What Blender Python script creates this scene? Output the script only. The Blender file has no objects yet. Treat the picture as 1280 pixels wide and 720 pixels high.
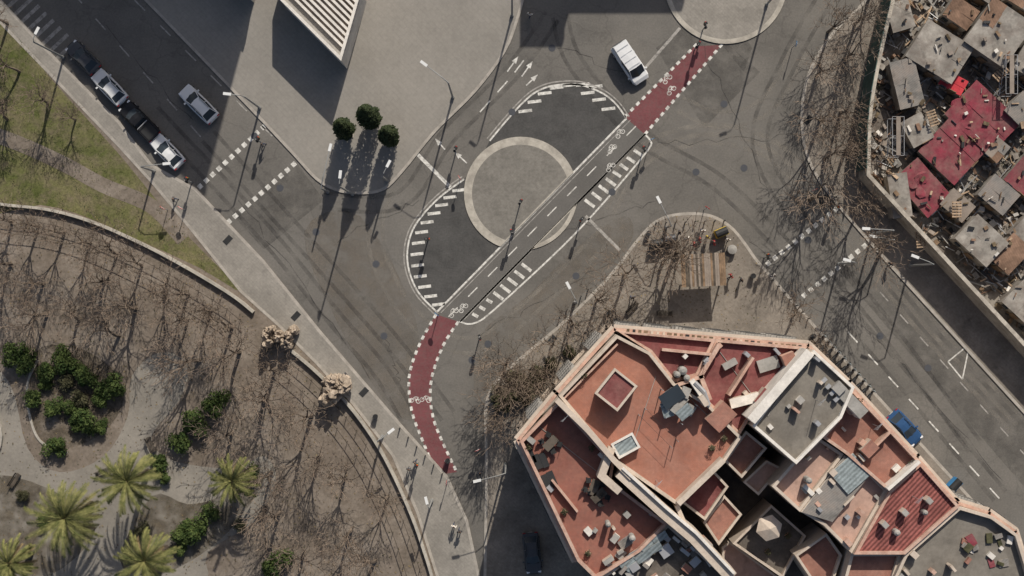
import bpy, math, random
from mathutils import Vector, Matrix, noise
R=random.Random(7)
S=0.085; H=150.0
def W(px,py,z=0.0):
    k=S*(H-z)/H
    return Vector(((px-640)*k,(360-py)*k,z))
def W2(px,py,z=0.0):
    v=W(px,py,z); return (v.x,v.y)
def WL(pts,z=0.0): return [W2(a,b,z) for a,b in pts]
scene=bpy.context.scene
# ---------------------------------------------------------------- materials
def mat(name,col,rough=.85,var=.18,scale=.25,fine=6.0,fvar=.12,col2=None,bump=0.0,metal=0.0,stripe=None,cracks=0.0,spots=0.0,alpha=None,wear=None,cell=None,simple=False,grime=None):
    m=bpy.data.materials.new(name); m.use_nodes=True
    nt=m.node_tree; N=nt.nodes; L=nt.links
    b=N['Principled BSDF']; b.inputs['Roughness'].default_value=rough; b.inputs['Metallic'].default_value=metal
    b.inputs['Specular IOR Level'].default_value=0.2
    geo=N.new('ShaderNodeNewGeometry')
    n1=N.new('ShaderNodeTexNoise'); n1.inputs['Scale'].default_value=scale; n1.inputs['Detail'].default_value=2 if simple else 6; n1.inputs['Roughness'].default_value=.6
    L.new(geo.outputs['Position'],n1.inputs['Vector'])
    r1=N.new('ShaderNodeValToRGB'); r1.color_ramp.elements[0].position=.36; r1.color_ramp.elements[1].position=.64
    c2=col2 if col2 else tuple(min(1,c*(1+var)) for c in col)
    c1=col if col2 else tuple(c*(1-var) for c in col)
    r1.color_ramp.elements[0].color=(*c1,1); r1.color_ramp.elements[1].color=(*c2,1)
    L.new(n1.outputs['Fac'],r1.inputs['Fac'])
    out=r1.outputs['Color']
    if simple:
        L.new(out,b.inputs['Base Color']); return m
    def mul(out,fac_socket,lo,hi,p0=.3,p1=.7):
        rr=N.new('ShaderNodeMapRange'); rr.inputs['From Min'].default_value=p0; rr.inputs['From Max'].default_value=p1
        rr.inputs['To Min'].default_value=lo; rr.inputs['To Max'].default_value=hi
        L.new(fac_socket,rr.inputs['Value'])
        mx=N.new('ShaderNodeMixRGB'); mx.blend_type='MULTIPLY'; mx.inputs['Fac'].default_value=1
        L.new(out,mx.inputs['Color1']); L.new(rr.outputs['Result'],mx.inputs['Color2'])
        return mx.outputs['Color']
    def blend(out,colr,sc,lo,hi,amt,det=6):
        n4=N.new('ShaderNodeTexNoise'); n4.inputs['Scale'].default_value=sc; n4.inputs['Detail'].default_value=det; n4.inputs['Roughness'].default_value=.7
        L.new(geo.outputs['Position'],n4.inputs['Vector'])
        rr=N.new('ShaderNodeMapRange'); rr.inputs['From Min'].default_value=lo; rr.inputs['From Max'].default_value=hi
        rr.inputs['To Min'].default_value=0; rr.inputs['To Max'].default_value=amt
        L.new(n4.outputs['Fac'],rr.inputs['Value'])
        mx=N.new('ShaderNodeMixRGB'); L.new(rr.outputs['Result'],mx.inputs['Fac']); L.new(out,mx.inputs['Color1']); mx.inputs['Color2'].default_value=(*colr,1)
        return mx.outputs['Color']
    if grime: out=blend(out,grime[0],grime[2],.42,.66,grime[1])
    n2=N.new('ShaderNodeTexNoise'); n2.inputs['Scale'].default_value=fine; n2.inputs['Detail'].default_value=4; n2.inputs['Roughness'].default_value=.7
    L.new(geo.outputs['Position'],n2.inputs['Vector'])
    out=mul(out,n2.outputs['Fac'],1-fvar,1+fvar)
    if stripe:
        ang,sc,dep=stripe
        mp=N.new('ShaderNodeMapping'); mp.inputs['Rotation'].default_value=(0,0,ang)
        L.new(geo.outputs['Position'],mp.inputs['Vector'])
        wv=N.new('ShaderNodeTexWave'); wv.inputs['Scale'].default_value=sc; wv.inputs['Distortion'].default_value=.3
        L.new(mp.outputs['Vector'],wv.inputs['Vector'])
        out=mul(out,wv.outputs['Fac'],1-dep,1+dep,0,1)
    if cell:
        sc,dep,ang=cell
        mp=N.new('ShaderNodeMapping'); mp.inputs['Rotation'].default_value=(0,0,ang)
        L.new(geo.outputs['Position'],mp.inputs['Vector'])
        bk=N.new('ShaderNodeTexBrick'); bk.inputs['Scale'].default_value=sc; bk.inputs['Mortar Size'].default_value=.03
        bk.inputs['Color1'].default_value=(1,1,1,1); bk.inputs['Color2'].default_value=(1-dep*.6,)*3+(1,); bk.inputs['Mortar'].default_value=(1-dep,)*3+(1,)
        L.new(mp.outputs['Vector'],bk.inputs['Vector'])
        mx=N.new('ShaderNodeMixRGB'); mx.blend_type='MULTIPLY'; mx.inputs['Fac'].default_value=1
        L.new(out,mx.inputs['Color1']); L.new(bk.outputs['Color'],mx.inputs['Color2']); out=mx.outputs['Color']
    if cracks:
        vo=N.new('ShaderNodeTexVoronoi'); vo.feature='DISTANCE_TO_EDGE'; vo.inputs['Scale'].default_value=.16
        nn=N.new('ShaderNodeTexNoise'); nn.inputs['Scale'].default_value=.5; nn.inputs['Detail'].default_value=4
        L.new(geo.outputs['Position'],nn.inputs['Vector'])
        sc_=N.new('ShaderNodeVectorMath'); sc_.operation='SCALE'; sc_.inputs['Scale'].default_value=3.0
        L.new(nn.outputs['Color'],sc_.inputs[0])
        av=N.new('ShaderNodeVectorMath'); av.operation='ADD'
        L.new(geo.outputs['Position'],av.inputs[0]); L.new(sc_.outputs[0],av.inputs[1]); L.new(av.outputs[0],vo.inputs['Vector'])
        out=mul(out,vo.outputs['Distance'],1-cracks,1,0,.02)
    if spots:
        n3=N.new('ShaderNodeTexNoise'); n3.inputs['Scale'].default_value=.9; n3.inputs['Detail'].default_value=3
        L.new(geo.outputs['Position'],n3.inputs['Vector'])
        out=mul(out,n3.outputs['Fac'],1-spots,1,.28,.42)
    if wear: out=blend(out,wear[0],2.2,.46,.62,wear[1])
    L.new(out,b.inputs['Base Color'])
    if bump:
        bp=N.new('ShaderNodeBump'); bp.inputs['Strength'].default_value=bump; bp.inputs['Distance'].default_value=.08
        L.new(n2.outputs['Fac'],bp.inputs['Height']); L.new(bp.outputs['Normal'],b.inputs['Normal'])
    if alpha is not None:
        n5=N.new('ShaderNodeTexNoise'); n5.inputs['Scale'].default_value=.5; n5.inputs['Detail'].default_value=7; n5.inputs['Roughness'].default_value=.7
        L.new(geo.outputs['Position'],n5.inputs['Vector'])
        rr=N.new('ShaderNodeMapRange'); rr.inputs['From Min'].default_value=.35; rr.inputs['From Max'].default_value=.68
        rr.inputs['To Min'].default_value=0; rr.inputs['To Max'].default_value=alpha
        L.new(n5.outputs['Fac'],rr.inputs['Value']); L.new(rr.outputs['Result'],b.inputs['Alpha'])
    return m
M={}
M['asphalt']=mat('asphalt',(.128,.119,.106),var=.16,scale=.09,fine=5,fvar=.14,cracks=.16,spots=.08,grime=((.175,.16,.14),.5,.22))
M['asphalt_dark']=mat('asphalt_dark',(.064,.062,.059),var=.12,scale=.3,fine=5,fvar=.18,grime=((.092,.088,.082),.5,.6))
M['asphalt_bike']=mat('asphalt_bike',(.118,.111,.101),var=.1,scale=.3)
M['asphalt_old']=mat('asphalt_old',(.115,.108,.098),var=.12,scale=.2,fine=5,fvar=.15)
M['asphalt_patch']=mat('asphalt_patch',(.085,.08,.073),alpha=.45,scale=.3)
M['seal']=mat('crack_sealant',(.05,.048,.046),var=.1,alpha=.75)
M['dust']=mat('road_dust',(.27,.245,.21),alpha=.55,scale=.3)
M['brown']=mat('brown_dust',(.185,.158,.127),alpha=.55,scale=.3)
M['rubber']=mat('rubber_mark',(.06,.057,.054),alpha=.4,scale=.3)
M['plaza']=mat('plaza_paving',(.235,.217,.19),var=.1,scale=.12,fine=3,fvar=.08,cell=(.55,.06,.8),spots=.05,grime=((.27,.25,.22),.5,.3))
M['pave']=mat('pavement_tiles',(.25,.23,.2),var=.14,scale=.3,fine=4,fvar=.15,cell=(.9,.1,.78),spots=.12)
M['pave_b']=mat('pavement_brown',(.205,.178,.148),var=.2,scale=.3,fine=4,fvar=.2,spots=.2,cell=(.9,.08,.78))
M['kerb']=mat('kerb_stone',(.33,.30,.26),var=.15,scale=1,fine=5)
M['kerb_l']=mat('kerb_light',(.36,.33,.28),var=.2,scale=.8,fine=5)
M['wallw']=mat('site_wall_plaster',(.42,.38,.32),var=.2,scale=.8,fine=5,grime=((.2,.17,.14),.7,.7))
M['paint']=mat('road_paint',(.60,.58,.53),var=.08,scale=1,fine=6,wear=((.2,.19,.17),.75))
M['paint_f']=mat('road_paint_faded',(.33,.31,.28),var=.1,scale=1,fine=6,wear=((.16,.15,.135),.9))
M['redlane']=mat('red_cycle_surface',(.155,.055,.058),var=.12,scale=.5,fine=5,fvar=.15,wear=((.14,.08,.075),.6))
M['dirt']=mat('park_dirt',(.155,.126,.10),col2=(.225,.19,.155),scale=.2,fine=3,fvar=.22,spots=.15,grime=((.11,.088,.065),.6,.5))
M['path']=mat('park_path',(.22,.2,.17),var=.14,scale=.15,fine=4,fvar=.12,spots=.08)
M['grass']=mat('grass',(.07,.082,.022),col2=(.145,.135,.06),scale=.18,fine=5,fvar=.4,grime=((.15,.12,.08),.75,.7))
M['soil']=mat('garden_soil',(.11,.09,.064),var=.3,scale=.8,fine=5,fvar=.3,alpha=.95)
M['ground']=mat('ground',(.15,.14,.12),var=.2,scale=.05)
M['island']=mat('island_cobble',(.185,.172,.15),var=.12,scale=.4,fine=3,fvar=.18,spots=.1,cell=(1.6,.12,0))
M['terra']=mat('terracotta_tile',(.315,.135,.092),var=.15,scale=.35,fine=3,fvar=.12,cell=(1.6,.1,.785),spots=.15,wear=((.26,.13,.098),.5),grime=((.36,.19,.14),.6,.5))
M['terra1']=mat('terracotta_tile_dark',(.245,.10,.075),var=.15,scale=.35,fine=3,fvar=.12,cell=(1.6,.1,.785),spots=.2,wear=((.2,.10,.08),.5),grime=((.29,.14,.10),.6,.5))
M['terra2']=mat('terracotta_tile_b',(.285,.135,.10),var=.2,scale=.4,fine=3,fvar=.12,cell=(1.6,.1,.785),spots=.2,wear=((.22,.12,.095),.5),grime=((.36,.2,.15),.6,.5))
M['maroon']=mat('maroon_waterproofing',(.17,.055,.052),var=.2,scale=.4,fine=3,fvar=.18,spots=.25,grime=((.23,.11,.095),.6,.6))
M['pink']=mat('pink_roof',(.40,.265,.21),var=.12,scale=.4,fine=3,spots=.2)
M['rooftile']=mat('clay_roof_tiles',(.20,.07,.06),var=.2,scale=.5,fine=4,fvar=.2,stripe=(.75,.9,.45))
M['greyroof']=mat('grey_roof',(.165,.148,.125),var=.12,scale=.4,fine=3,spots=.15,grime=((.22,.2,.17),.5,.4))
M['cream']=mat('cream_render',(.52,.44,.36),var=.12,scale=.6,fine=4,fvar=.1,spots=.2,grime=((.34,.27,.21),.5,1.2))
M['orange']=mat('orange_render',(.44,.27,.205),var=.15,scale=.6,fine=4,fvar=.1,spots=.2,grime=((.52,.40,.32),.7,1.0))
M['white']=mat('white_render',(.62,.58,.52),var=.1,scale=.6,fine=4,spots=.15)
M['conc']=mat('concrete',(.29,.275,.25),var=.15,scale=.6,fine=4,spots=.15)
M['stepb']=mat('brown_step',(.24,.2,.165),var=.15,scale=.6)
M['darkroof']=mat('dark_roof',(.11,.095,.08),var=.3,scale=.5,fine=4)
M['glass']=mat('window_glass',(.04,.05,.06),rough=.1,var=.1,simple=True)
M['panel']=mat('skylight_glass',(.22,.25,.25),rough=.3,var=.2,scale=1.5,stripe=(0.8,.9,.2))
M['metal']=mat('galvanised_metal',(.38,.38,.38),rough=.45,metal=.4,var=.1,simple=True)
M['pole']=mat('painted_pole',(.26,.26,.25),rough=.5,var=.1,simple=True)
M['lampw']=mat('lamp_housing',(.62,.62,.6),rough=.4,var=.05,simple=True)
M['dark']=mat('dark_metal',(.03,.03,.03),rough=.5,simple=True)
M['black']=mat('black_paint',(.018,.018,.02),rough=.25,var=.1,simple=True)
M['rubberw']=mat('tyre_rubber',(.02,.02,.02),simple=True)
M['carwhite']=mat('white_car_paint',(.62,.62,.61),rough=.3,var=.03,simple=True)
M['carsilver']=mat('silver_car_paint',(.42,.43,.44),rough=.3,var=.03,metal=.2,simple=True)
M['cargrey']=mat('grey_car_paint',(.07,.072,.078),rough=.3,var=.03,simple=True)
M['carblue']=mat('blue_car_paint',(.03,.075,.17),rough=.3,var=.05,simple=True)
M['headl']=mat('headlight',(.7,.7,.7),rough=.2,var=.02,simple=True)
M['taill']=mat('tail_light',(.35,.02,.02),rough=.3,var=.02,simple=True)
M['bark']=mat('bark',(.17,.135,.105),var=.2,scale=2,simple=True)
M['twig']=mat('twigs',(.19,.145,.11),var=.2,scale=2,simple=True)
M['barkd']=mat('bark_dark',(.07,.055,.042),var=.2,scale=2,simple=True)
M['leaf']=mat('shrub_leaf',(.026,.048,.012),col2=(.075,.10,.028),scale=1.6,simple=True)
M['leafd']=mat('cypress_leaf',(.018,.028,.012),col2=(.045,.058,.024),scale=2,simple=True)
M['leafo']=mat('olive_leaf',(.04,.04,.02),col2=(.085,.08,.042),scale=1.6,simple=True)
M['palm']=mat('palm_frond',(.085,.095,.03),col2=(.21,.20,.075),scale=1.4,simple=True)
M['palmdry']=mat('palm_dry',(.22,.165,.085),var=.2,simple=True)
M['drygrass']=mat('dry_grass',(.17,.15,.07),var=.2,simple=True)
M['litter']=mat('litter_leaf',(.12,.09,.055),var=.3,scale=3,simple=True)
M['rock']=mat('carved_rock',(.27,.215,.16),col2=(.40,.33,.26),scale=1,fine=3,fvar=.25,bump=.6)
M['wood']=mat('wood',(.20,.135,.085),var=.3,scale=1,simple=True)
M['wooddk']=mat('weathered_dark_wood',(.085,.07,.055),var=.3,scale=1,simple=True)
M['woodp']=mat('pale_wood',(.34,.245,.165),var=.3,scale=1,simple=True)
M['teal']=mat('green_netting',(.06,.095,.082),var=.2,scale=1)
M['tarpm']=mat('magenta_tarp',(.235,.04,.058),col2=(.15,.04,.048),scale=.5,fine=2.5,fvar=.2,grime=((.2,.13,.11),.6,.6))
M['tarpr']=mat('red_tarp',(.48,.05,.06),var=.2,scale=.6)
M['site']=mat('rubble_ground',(.12,.10,.083),col2=(.25,.225,.19),scale=.4,fine=3,fvar=.35,bump=.6)
M['rust']=mat('rusty_sheet',(.20,.125,.085),var=.35,scale=.8,stripe=(.3,2,.15))
M['sheet']=mat('grey_sheet_roof',(.235,.22,.20),var=.3,scale=.6,fine=3,spots=.3,stripe=(.9,1.6,.08),grime=((.17,.12,.09),.6,.6))
M['slab']=mat('old_concrete_slab',(.29,.265,.23),var=.3,scale=.5,fine=3,spots=.35,grime=((.15,.12,.10),.7,.7))
M['blue']=mat('blue_plastic',(.04,.2,.42),rough=.5,simple=True)
M['yellow']=mat('yellow_paint',(.6,.42,.05),rough=.5,simple=True)
M['redp']=mat('red_paint',(.5,.05,.04),rough=.5,simple=True)
for k,c in (('skin',(.4,.24,.17)),('hair',(.04,.03,.02)),('jean',(.04,.05,.09)),('coat',(.06,.06,.065)),('coatr',(.4,.05,.05)),('coaty',(.6,.45,.07))): M[k]=mat(k,c,simple=True)
# ---------------------------------------------------------------- mesh builder
class MB:
    def __init__(s): s.v=[];s.f=[];s.mi=[];s.ms=[]
    def slot(s,m):
        m=M[m]
        if m not in s.ms: s.ms.append(m)
        return s.ms.index(m)
    def face(s,pts,m):
        b=len(s.v); s.v+= [tuple(p) for p in pts]; s.f.append(tuple(range(b,b+len(pts)))); s.mi.append(s.slot(m))
    def mesh(s,v,f,m):
        b=len(s.v); s.v+=[tuple(p) for p in v]; k=s.slot(m)
        for q in f: s.f.append(tuple(i+b for i in q)); s.mi.append(k)
    def sheet(s,pts,z,m):
        pts=ccw(pts); s.face([(x,y,z) for x,y in pts],m)
    def prism(s,pts,z0,z1,ms,mt):
        pts=ccw(pts); n=len(pts)
        s.face([(x,y,z1) for x,y in pts],mt)
        for i in range(n):
            a=pts[i];b=pts[(i+1)%n]
            s.face([(a[0],a[1],z0),(b[0],b[1],z0),(b[0],b[1],z1),(a[0],a[1],z1)],ms)
    def band(s,pts,d0,d1,z0,z1,m,closed=False):
        A=offs(pts,d0,closed);B=offs(pts,d1,closed); n=len(pts)
        for i in range(n if closed else n-1):
            j=(i+1)%n
            a,b,c,d=A[i],A[j],B[j],B[i]
            s.face([(a[0],a[1],z1),(b[0],b[1],z1),(c[0],c[1],z1),(d[0],d[1],z1)],m)
            if z1>z0:
                s.face([(a[0],a[1],z0),(b[0],b[1],z0),(b[0],b[1],z1),(a[0],a[1],z1)],m)
                s.face([(c[0],c[1],z0),(d[0],d[1],z0),(d[0],d[1],z1),(c[0],c[1],z1)],m)
        if z1>z0 and not closed:
            for i in (0,n-1):
                a,d=A[i],B[i]; s.face([(a[0],a[1],z0),(d[0],d[1],z0),(d[0],d[1],z1),(a[0],a[1],z1)],m)
    def box(s,c,size,rot,m,top=None,tilt=None):
        x,y,z=size[0]/2,size[1]/2,size[2]/2
        Mx=Matrix.Rotation(rot,3,'Z')
        if tilt: Mx=Mx@Matrix.Rotation(tilt[0],3,'X')@Matrix.Rotation(tilt[1],3,'Y')
        c=Vector(c)
        vs=[c+Mx@Vector(p) for p in [(-x,-y,-z),(x,-y,-z),(x,y,-z),(-x,y,-z),(-x,-y,z),(x,-y,z),(x,y,z),(-x,y,z)]]
        s.mesh(vs,[(0,3,2,1),(0,1,5,4),(1,2,6,5),(2,3,7,6),(3,0,4,7)],m)
        s.mesh(vs,[(4,5,6,7)],top or m)
    def tube(s,path,rad,m,n=6,cap=True):
        rings=[]
        for i,p in enumerate(path):
            p=Vector(p)
            d=(Vector(path[min(i+1,len(path)-1)])-Vector(path[max(i-1,0)])).normalized()
            u=d.orthogonal().normalized(); w=d.cross(u)
            rings.append([p+(u*math.cos(t)+w*math.sin(t))*rad[i] for t in [2*math.pi*k/n for k in range(n)]])
        v=[q for r in rings for q in r]; f=[]
        for i in range(len(path)-1):
            for k in range(n):
                f.append((i*n+k,i*n+(k+1)%n,(i+1)*n+(k+1)%n,(i+1)*n+k))
        if cap: f.append(tuple(range(n))[::-1]); f.append(tuple((len(path)-1)*n+k for k in range(n)))
        s.mesh(v,f,m)
    def data(s,name,smooth=False):
        me=bpy.data.meshes.new(name); me.from_pydata(s.v,[],s.f)
        for m in s.ms: me.materials.append(m)
        me.polygons.foreach_set('material_index',s.mi)
        if smooth: me.polygons.foreach_set('use_smooth',[True]*len(s.f))
        me.update(); return me
    def build(s,name,smooth=False,loc=(0,0,0),rot=0,bevel=0):
        o=bpy.data.objects.new(name,s.data(name,smooth)); scene.collection.objects.link(o)
        o.location=loc; o.rotation_euler=(0,0,rot)
        if bevel:
            b=o.modifiers.new('b','BEVEL'); b.width=bevel; b.segments=2; b.limit_method='ANGLE'
        return o
def put(me,name,loc,rot=0,sc=1):
    o=bpy.data.objects.new(name,me); scene.collection.objects.link(o); o.location=loc; o.rotation_euler=(0,0,rot)
    o.scale=(sc,sc,sc) if not isinstance(sc,tuple) else sc
    return o
def ccw(p):
    a=sum(p[i][0]*p[(i+1)%len(p)][1]-p[(i+1)%len(p)][0]*p[i][1] for i in range(len(p)))
    return list(p) if a>0 else list(p)[::-1]
def offs(p,d,closed):
    n=len(p); out=[]
    for i in range(n):
        a=Vector(p[i-1]) if (i>0 or closed) else None
        b=Vector(p[i]); c=Vector(p[(i+1)%n]) if (i<n-1 or closed) else None
        ns=[]
        if a is not None and (b-a).length>1e-6: e=(b-a).normalized(); ns.append(Vector((-e.y,e.x)))
        if c is not None and (c-b).length>1e-6: e=(c-b).normalized(); ns.append(Vector((-e.y,e.x)))
        m=sum(ns,Vector((0,0))); m=m.normalized() if m.length>1e-6 else ns[0]
        k=1/max(.45,m.dot(ns[0])); q=b+m*d*k; out.append((q.x,q.y))
    return out
def smooth(p,k=6,closed=False):
    n=len(p); out=[]
    rng=range(n if closed else n-1)
    for i in rng:
        g=lambda j: p[j%n] if closed else p[max(0,min(n-1,j))]
        p0,p1,p2,p3=g(i-1),g(i),g(i+1),g(i+2)
        for t in [q/k for q in range(k)]:
            out.append(tuple(.5*((2*p1[a])+(-p0[a]+p2[a])*t+(2*p0[a]-5*p1[a]+4*p2[a]-p3[a])*t*t+(-p0[a]+3*p1[a]-3*p2[a]+p3[a])*t**3) for a in (0,1)))
    if not closed: out.append(p[-1])
    return out
def clip(poly,a,b,side):
    def sd(p): return side*((b[0]-a[0])*(p[1]-a[1])-(b[1]-a[1])*(p[0]-a[0]))
    out=[]
    for i in range(len(poly)):
        p,q=poly[i],poly[(i+1)%len(poly)]; sp,sq=sd(p),sd(q)
        if sp>=0: out.append(p)
        if (sp>=0)!=(sq>=0):
            t=sp/(sp-sq); out.append((p[0]+(q[0]-p[0])*t,p[1]+(q[1]-p[1])*t))
    return out
def resample(p,step):
    out=[];acc=0;nxt=0
    for i in range(len(p)-1):
        a=Vector(p[i]);b=Vector(p[i+1]);L=(b-a).length
        if L<1e-6: continue
        while nxt<=acc+L:
            t=(nxt-acc)/L; q=a.lerp(b,t); out.append((q,(b-a).normalized())); nxt+=step
        acc+=L
    return out
def dashes(mb,pts,dash,gap,w,z,m):
    for q,d in resample(pts,dash+gap):
        nrm=Vector((-d.y,d.x))*w/2; e=q+d*dash
        mb.face([(*(q-nrm),z),(*(e-nrm),z),(*(e+nrm),z),(*(q+nrm),z)],m)
def inside(x,y,poly):
    c=False;j=len(poly)-1
    for i in range(len(poly)):
        xi,yi=poly[i];xj,yj=poly[j]
        if (yi>y)!=(yj>y) and x<(xj-xi)*(y-yi)/(yj-yi)+xi: c=not c
        j=i
    return c
# ---------------------------------------------------------------- ground & roads
g=MB(); g.sheet([(-1500,-1500),(1500,-1500),(1500,1500),(-1500,1500)],-.03,'ground'); g.build('ground')
g=MB(); g.sheet(WL([(-300,-300),(1700,-300),(1700,1100),(-300,1100)]),0,'asphalt'); g.build('road')
KH=.13
def pavement(name,pts,m,kerbw=.3,h=KH,kerb='kerb'):
    g=MB(); P=ccw(WL(pts)); g.prism(P,0,h,kerb,m); g.band(P,0,kerbw,h+.004,h+.004,kerb,True); return g.build(name)
plaza=[(-150,-420)]+[(20,-165),(180,0),(250,72),(330,155),(370,198)]+smooth([(370,198),(395,225),(420,239),(450,243),(480,238),(505,214),(545,165),(595,115),(632,65),(648,25),(655,0)],4)+[(675,-120),(675,-420)]
pavement('plaza',plaza,'plaza')
lp_out=[(-250,-270),(60,62),(150,152),(190,205),(245,235),(330,325),(400,412),(500,528),(560,595),(585,650),(600,720),(610,1000)]
lp_in=[(545,1000),(545,720),(520,640),(490,570),(440,505),(395,455),(350,410),(300,365),(240,290),(192,232),(150,186),(60,92),(-250,-230)]
pavement('pavement',lp_out+lp_in,'pave')
park=lp_in+[(-400,-230),(-400,1000)]
g=MB(); g.prism(WL(park),0,.1,'kerb','dirt'); g.build('park_ground')
gp=smooth([(-60,-50),(60,94),(145,188),(186,238),(232,292),(302,364),(250,335),(180,303),(110,272),(50,256),(-60,250)],3,True)
g=MB(); g.sheet(WL(gp),.11,'grass'); g.build('grass')
g=MB(); g.band(WL(smooth([(-60,150),(20,178),(80,205),(130,232),(190,258),(230,300)])),-.8,.8,.12,.12,'dirt')
g.build('dirt_path')
g=MB()
g.sheet(WL(smooth([(-40,460),(12,478),(35,560),(75,590),(130,570),(160,520),(165,470),(200,440),(235,455),(225,500),(190,545),(215,575),(290,585),(330,570),(345,600),(320,650),(260,690),(235,740),(-40,760)],4,True)),.115,'path')
g.build('park_path')
g=MB()
for c in [smooth([(190,620),(235,630),(275,620),(305,590),(330,600),(290,660),(240,700),(190,720),(150,700)],4,True),
          smooth([(45,440),(90,432),(140,460),(155,500),(130,540),(85,560),(50,550),(38,500)],4,True),
          smooth([(-20,600),(60,610),(120,660),(60,720),(-20,710)],4,True)]:
    g.sheet(WL(c),.12,'soil')
g.build('planting_bed')
g=MB(); g.band(WL(smooth([(48,450),(35,480),(38,520),(52,552),(85,566)])),-.12,.12,.1,.22,'kerb_l'); g.build('garden_edging')
g=MB(); P=ccw(WL([(-40+45*math.cos(t),545+45*math.sin(t)) for t in [i*math.pi/12 for i in range(24)]])); g.band(P,0,.5,.1,.55,'kerb_l',True); g.sheet(offs(P,.5,True),.3,'conc'); g.build('fountain_basin')
bp=[(600,1000),(606,620)]+smooth([(606,560),(606,505),(622,472),(660,438),(705,400),(760,345),(795,300),(820,275),(850,266),(888,268),(918,286),(945,322)],4)+[(1000,385),(1080,475),(1290,705),(1560,1000)]
pavement('pavement',bp,'pave_b')
rp=smooth([(1120,-60),(1080,0),(1040,40),(1012,85),(1001,130),(1003,180),(1020,222),(1050,262)],4)+[(1100,320),(1280,518),(1600,870),(1600,400),(1600,-200)]
pavement('pavement',rp,'pave_b')
def circ(cx,cy,r,n=64): return [(cx+r*math.cos(2*math.pi*i/n),cy+r*math.sin(2*math.pi*i/n)) for i in range(n)]
La,Lb=(546,390),(783,148); Ra,Rb=(575,402),(806,168)
g=MB()
C=circ(651,242,71); C2=circ(651,242,61); C3=circ(651,242,66)
for a,b,sd in ((La,Lb,-1),(Ra,Rb,1)):
    p=clip(C,a,b,sd); q=clip(C2 if sd<0 else C3,a,b,sd)
    g.prism(WL(p),0,.1,'kerb_l','kerb_l'); g.sheet(WL(q),.104,'island')
    g.band(ccw(WL(p)),.0,.16,.107,.107,'kerb_l',True)
g.build('traffic_island')
g=MB(); C=ccw(WL(circ(907,-22,77))); g.prism(C,0,.13,'kerb_l','kerb_l'); g.sheet(offs(C,.5,True),.134,'pave'); g.build('roundabout_island')
left_out=smooth([(546,390),(522,364),(510,332),(511,302),(522,277),(548,248),(580,224)],5)
up_out=smooth([(612,176),(632,152),(652,130),(670,115),(692,107),(724,106),(752,116),(770,130),(783,148)],5)
g=MB(); g.sheet(WL(left_out+[(600,200)]+up_out),.004,'asphalt_dark'); g.build('road_surface')
right_out=smooth([(806,168),(813,176),(811,186),(780,224),(745,264),(715,296),(680,330),(640,367),(612,392),(598,402),(585,405),(575,402)],4)
g=MB(); g.sheet(WL(right_out),.004,'asphalt_old'); g.build('road_surface')
g=MB(); g.sheet(WL([La,Lb,Rb,Ra]),.008,'asphalt_bike')
g.build('cycle_lane')
g=MB(); g.sheet(WL([(781,146),(868,58),(902,56),(806,168)]),.006,'redlane')
rl=smooth([(545,393),(527,425),(515,455),(511,480),(515,515),(528,550),(546,594)],5)
rr_=smooth([(573,402),(556,428),(543,460),(538,488),(541,520),(552,550),(571,590)],5)
for i in range(len(rl)-1): g.face([(*W2(*rl[i]),.006),(*W2(*rr_[i]),.006),(*W2(*rr_[i+1]),.006),(*W2(*rl[i+1]),.006)],'redlane')
g.build('cycle_lane')
g=MB()
g.sheet(WL([(372,205),(405,250),(330,312),(290,268)]),.0035,'asphalt_patch')
g.sheet(WL([(820,60),(870,20),(950,90),(880,160)]),.003,'asphalt_patch')
g.sheet(WL([(1050,340),(1085,300),(1290,530),(1290,620)]),.003,'asphalt_patch')
g.sheet(WL([(865,10),(905,-10),(940,60),(930,90)]),.0028,'asphalt_patch')
g.build('asphalt_patch')
g=MB()
g.sheet(WL(smooth([(600,420),(660,370),(720,310),(780,270),(790,300),(750,345),(690,405),(625,465),(595,500)],4,True)),.003,'brown')
g.sheet(WL(smooth([(380,290),(450,270),(520,400),(520,520),(480,500),(420,400)],4,True)),.0032,'brown')
g.build('road_dust')
g=MB()
for off,zz in ((0,.0045),(.9,.0047),(1.9,.0049)):
    g.band(WL(smooth([(770,268),(800,215),(850,188),(900,182),(950,196),(990,228),(1020,262),(1060,310),(1150,420),(1260,540)])),off,off+.5,zz,zz,'dust')
def track(pts,m,z0,sep=1.6,w=.42):
    for o_ in (-sep/2,sep/2): g.band(WL(smooth(pts)),o_-w/2,o_+w/2,z0,z0,m)
track([(500,200),(470,270),(480,340),(530,410),(600,430),(690,360),(760,290)],'dust',.0051)
track([(190,140),(330,290),(420,400),(480,470),(530,560)],'rubber',.0052)
track([(260,170),(350,270),(440,370),(500,440),(560,520)],'rubber',.0054)
track([(1250,620),(1100,440),(1000,330),(900,230),(800,170),(720,80),(700,20)],'rubber',.0056)
track([(1220,560),(1100,400),(1010,290),(950,180),(985,80),(1030,0)],'rubber',.0058)
track([(850,130),(900,150),(960,130),(1000,60)],'dust',.006)
track([(400,250),(500,250),(560,170),(640,90),(690,20)],'rubber',.0062)
g.build('tyre_wear')
g=MB(); rc=random.Random(3)
for (x0,y0,x1,y1) in ((300,250,460,470),(420,300,520,250),(820,180,1000,170),(880,60,960,240),(700,290,830,250),(480,420,500,480),(1060,380,1250,600),(940,300,1050,420),(600,420,760,330),(130,30,240,150),(700,60,830,110)):
    pts=[];n=14
    for i in range(n+1):
        t=i/n; pts.append((x0+(x1-x0)*t+rc.uniform(-4,4),y0+(y1-y0)*t+rc.uniform(-4,4)))
    g.band(WL(pts),-.04,.04,.0065,.0065,'seal')
g.build('crack_sealant')
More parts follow.
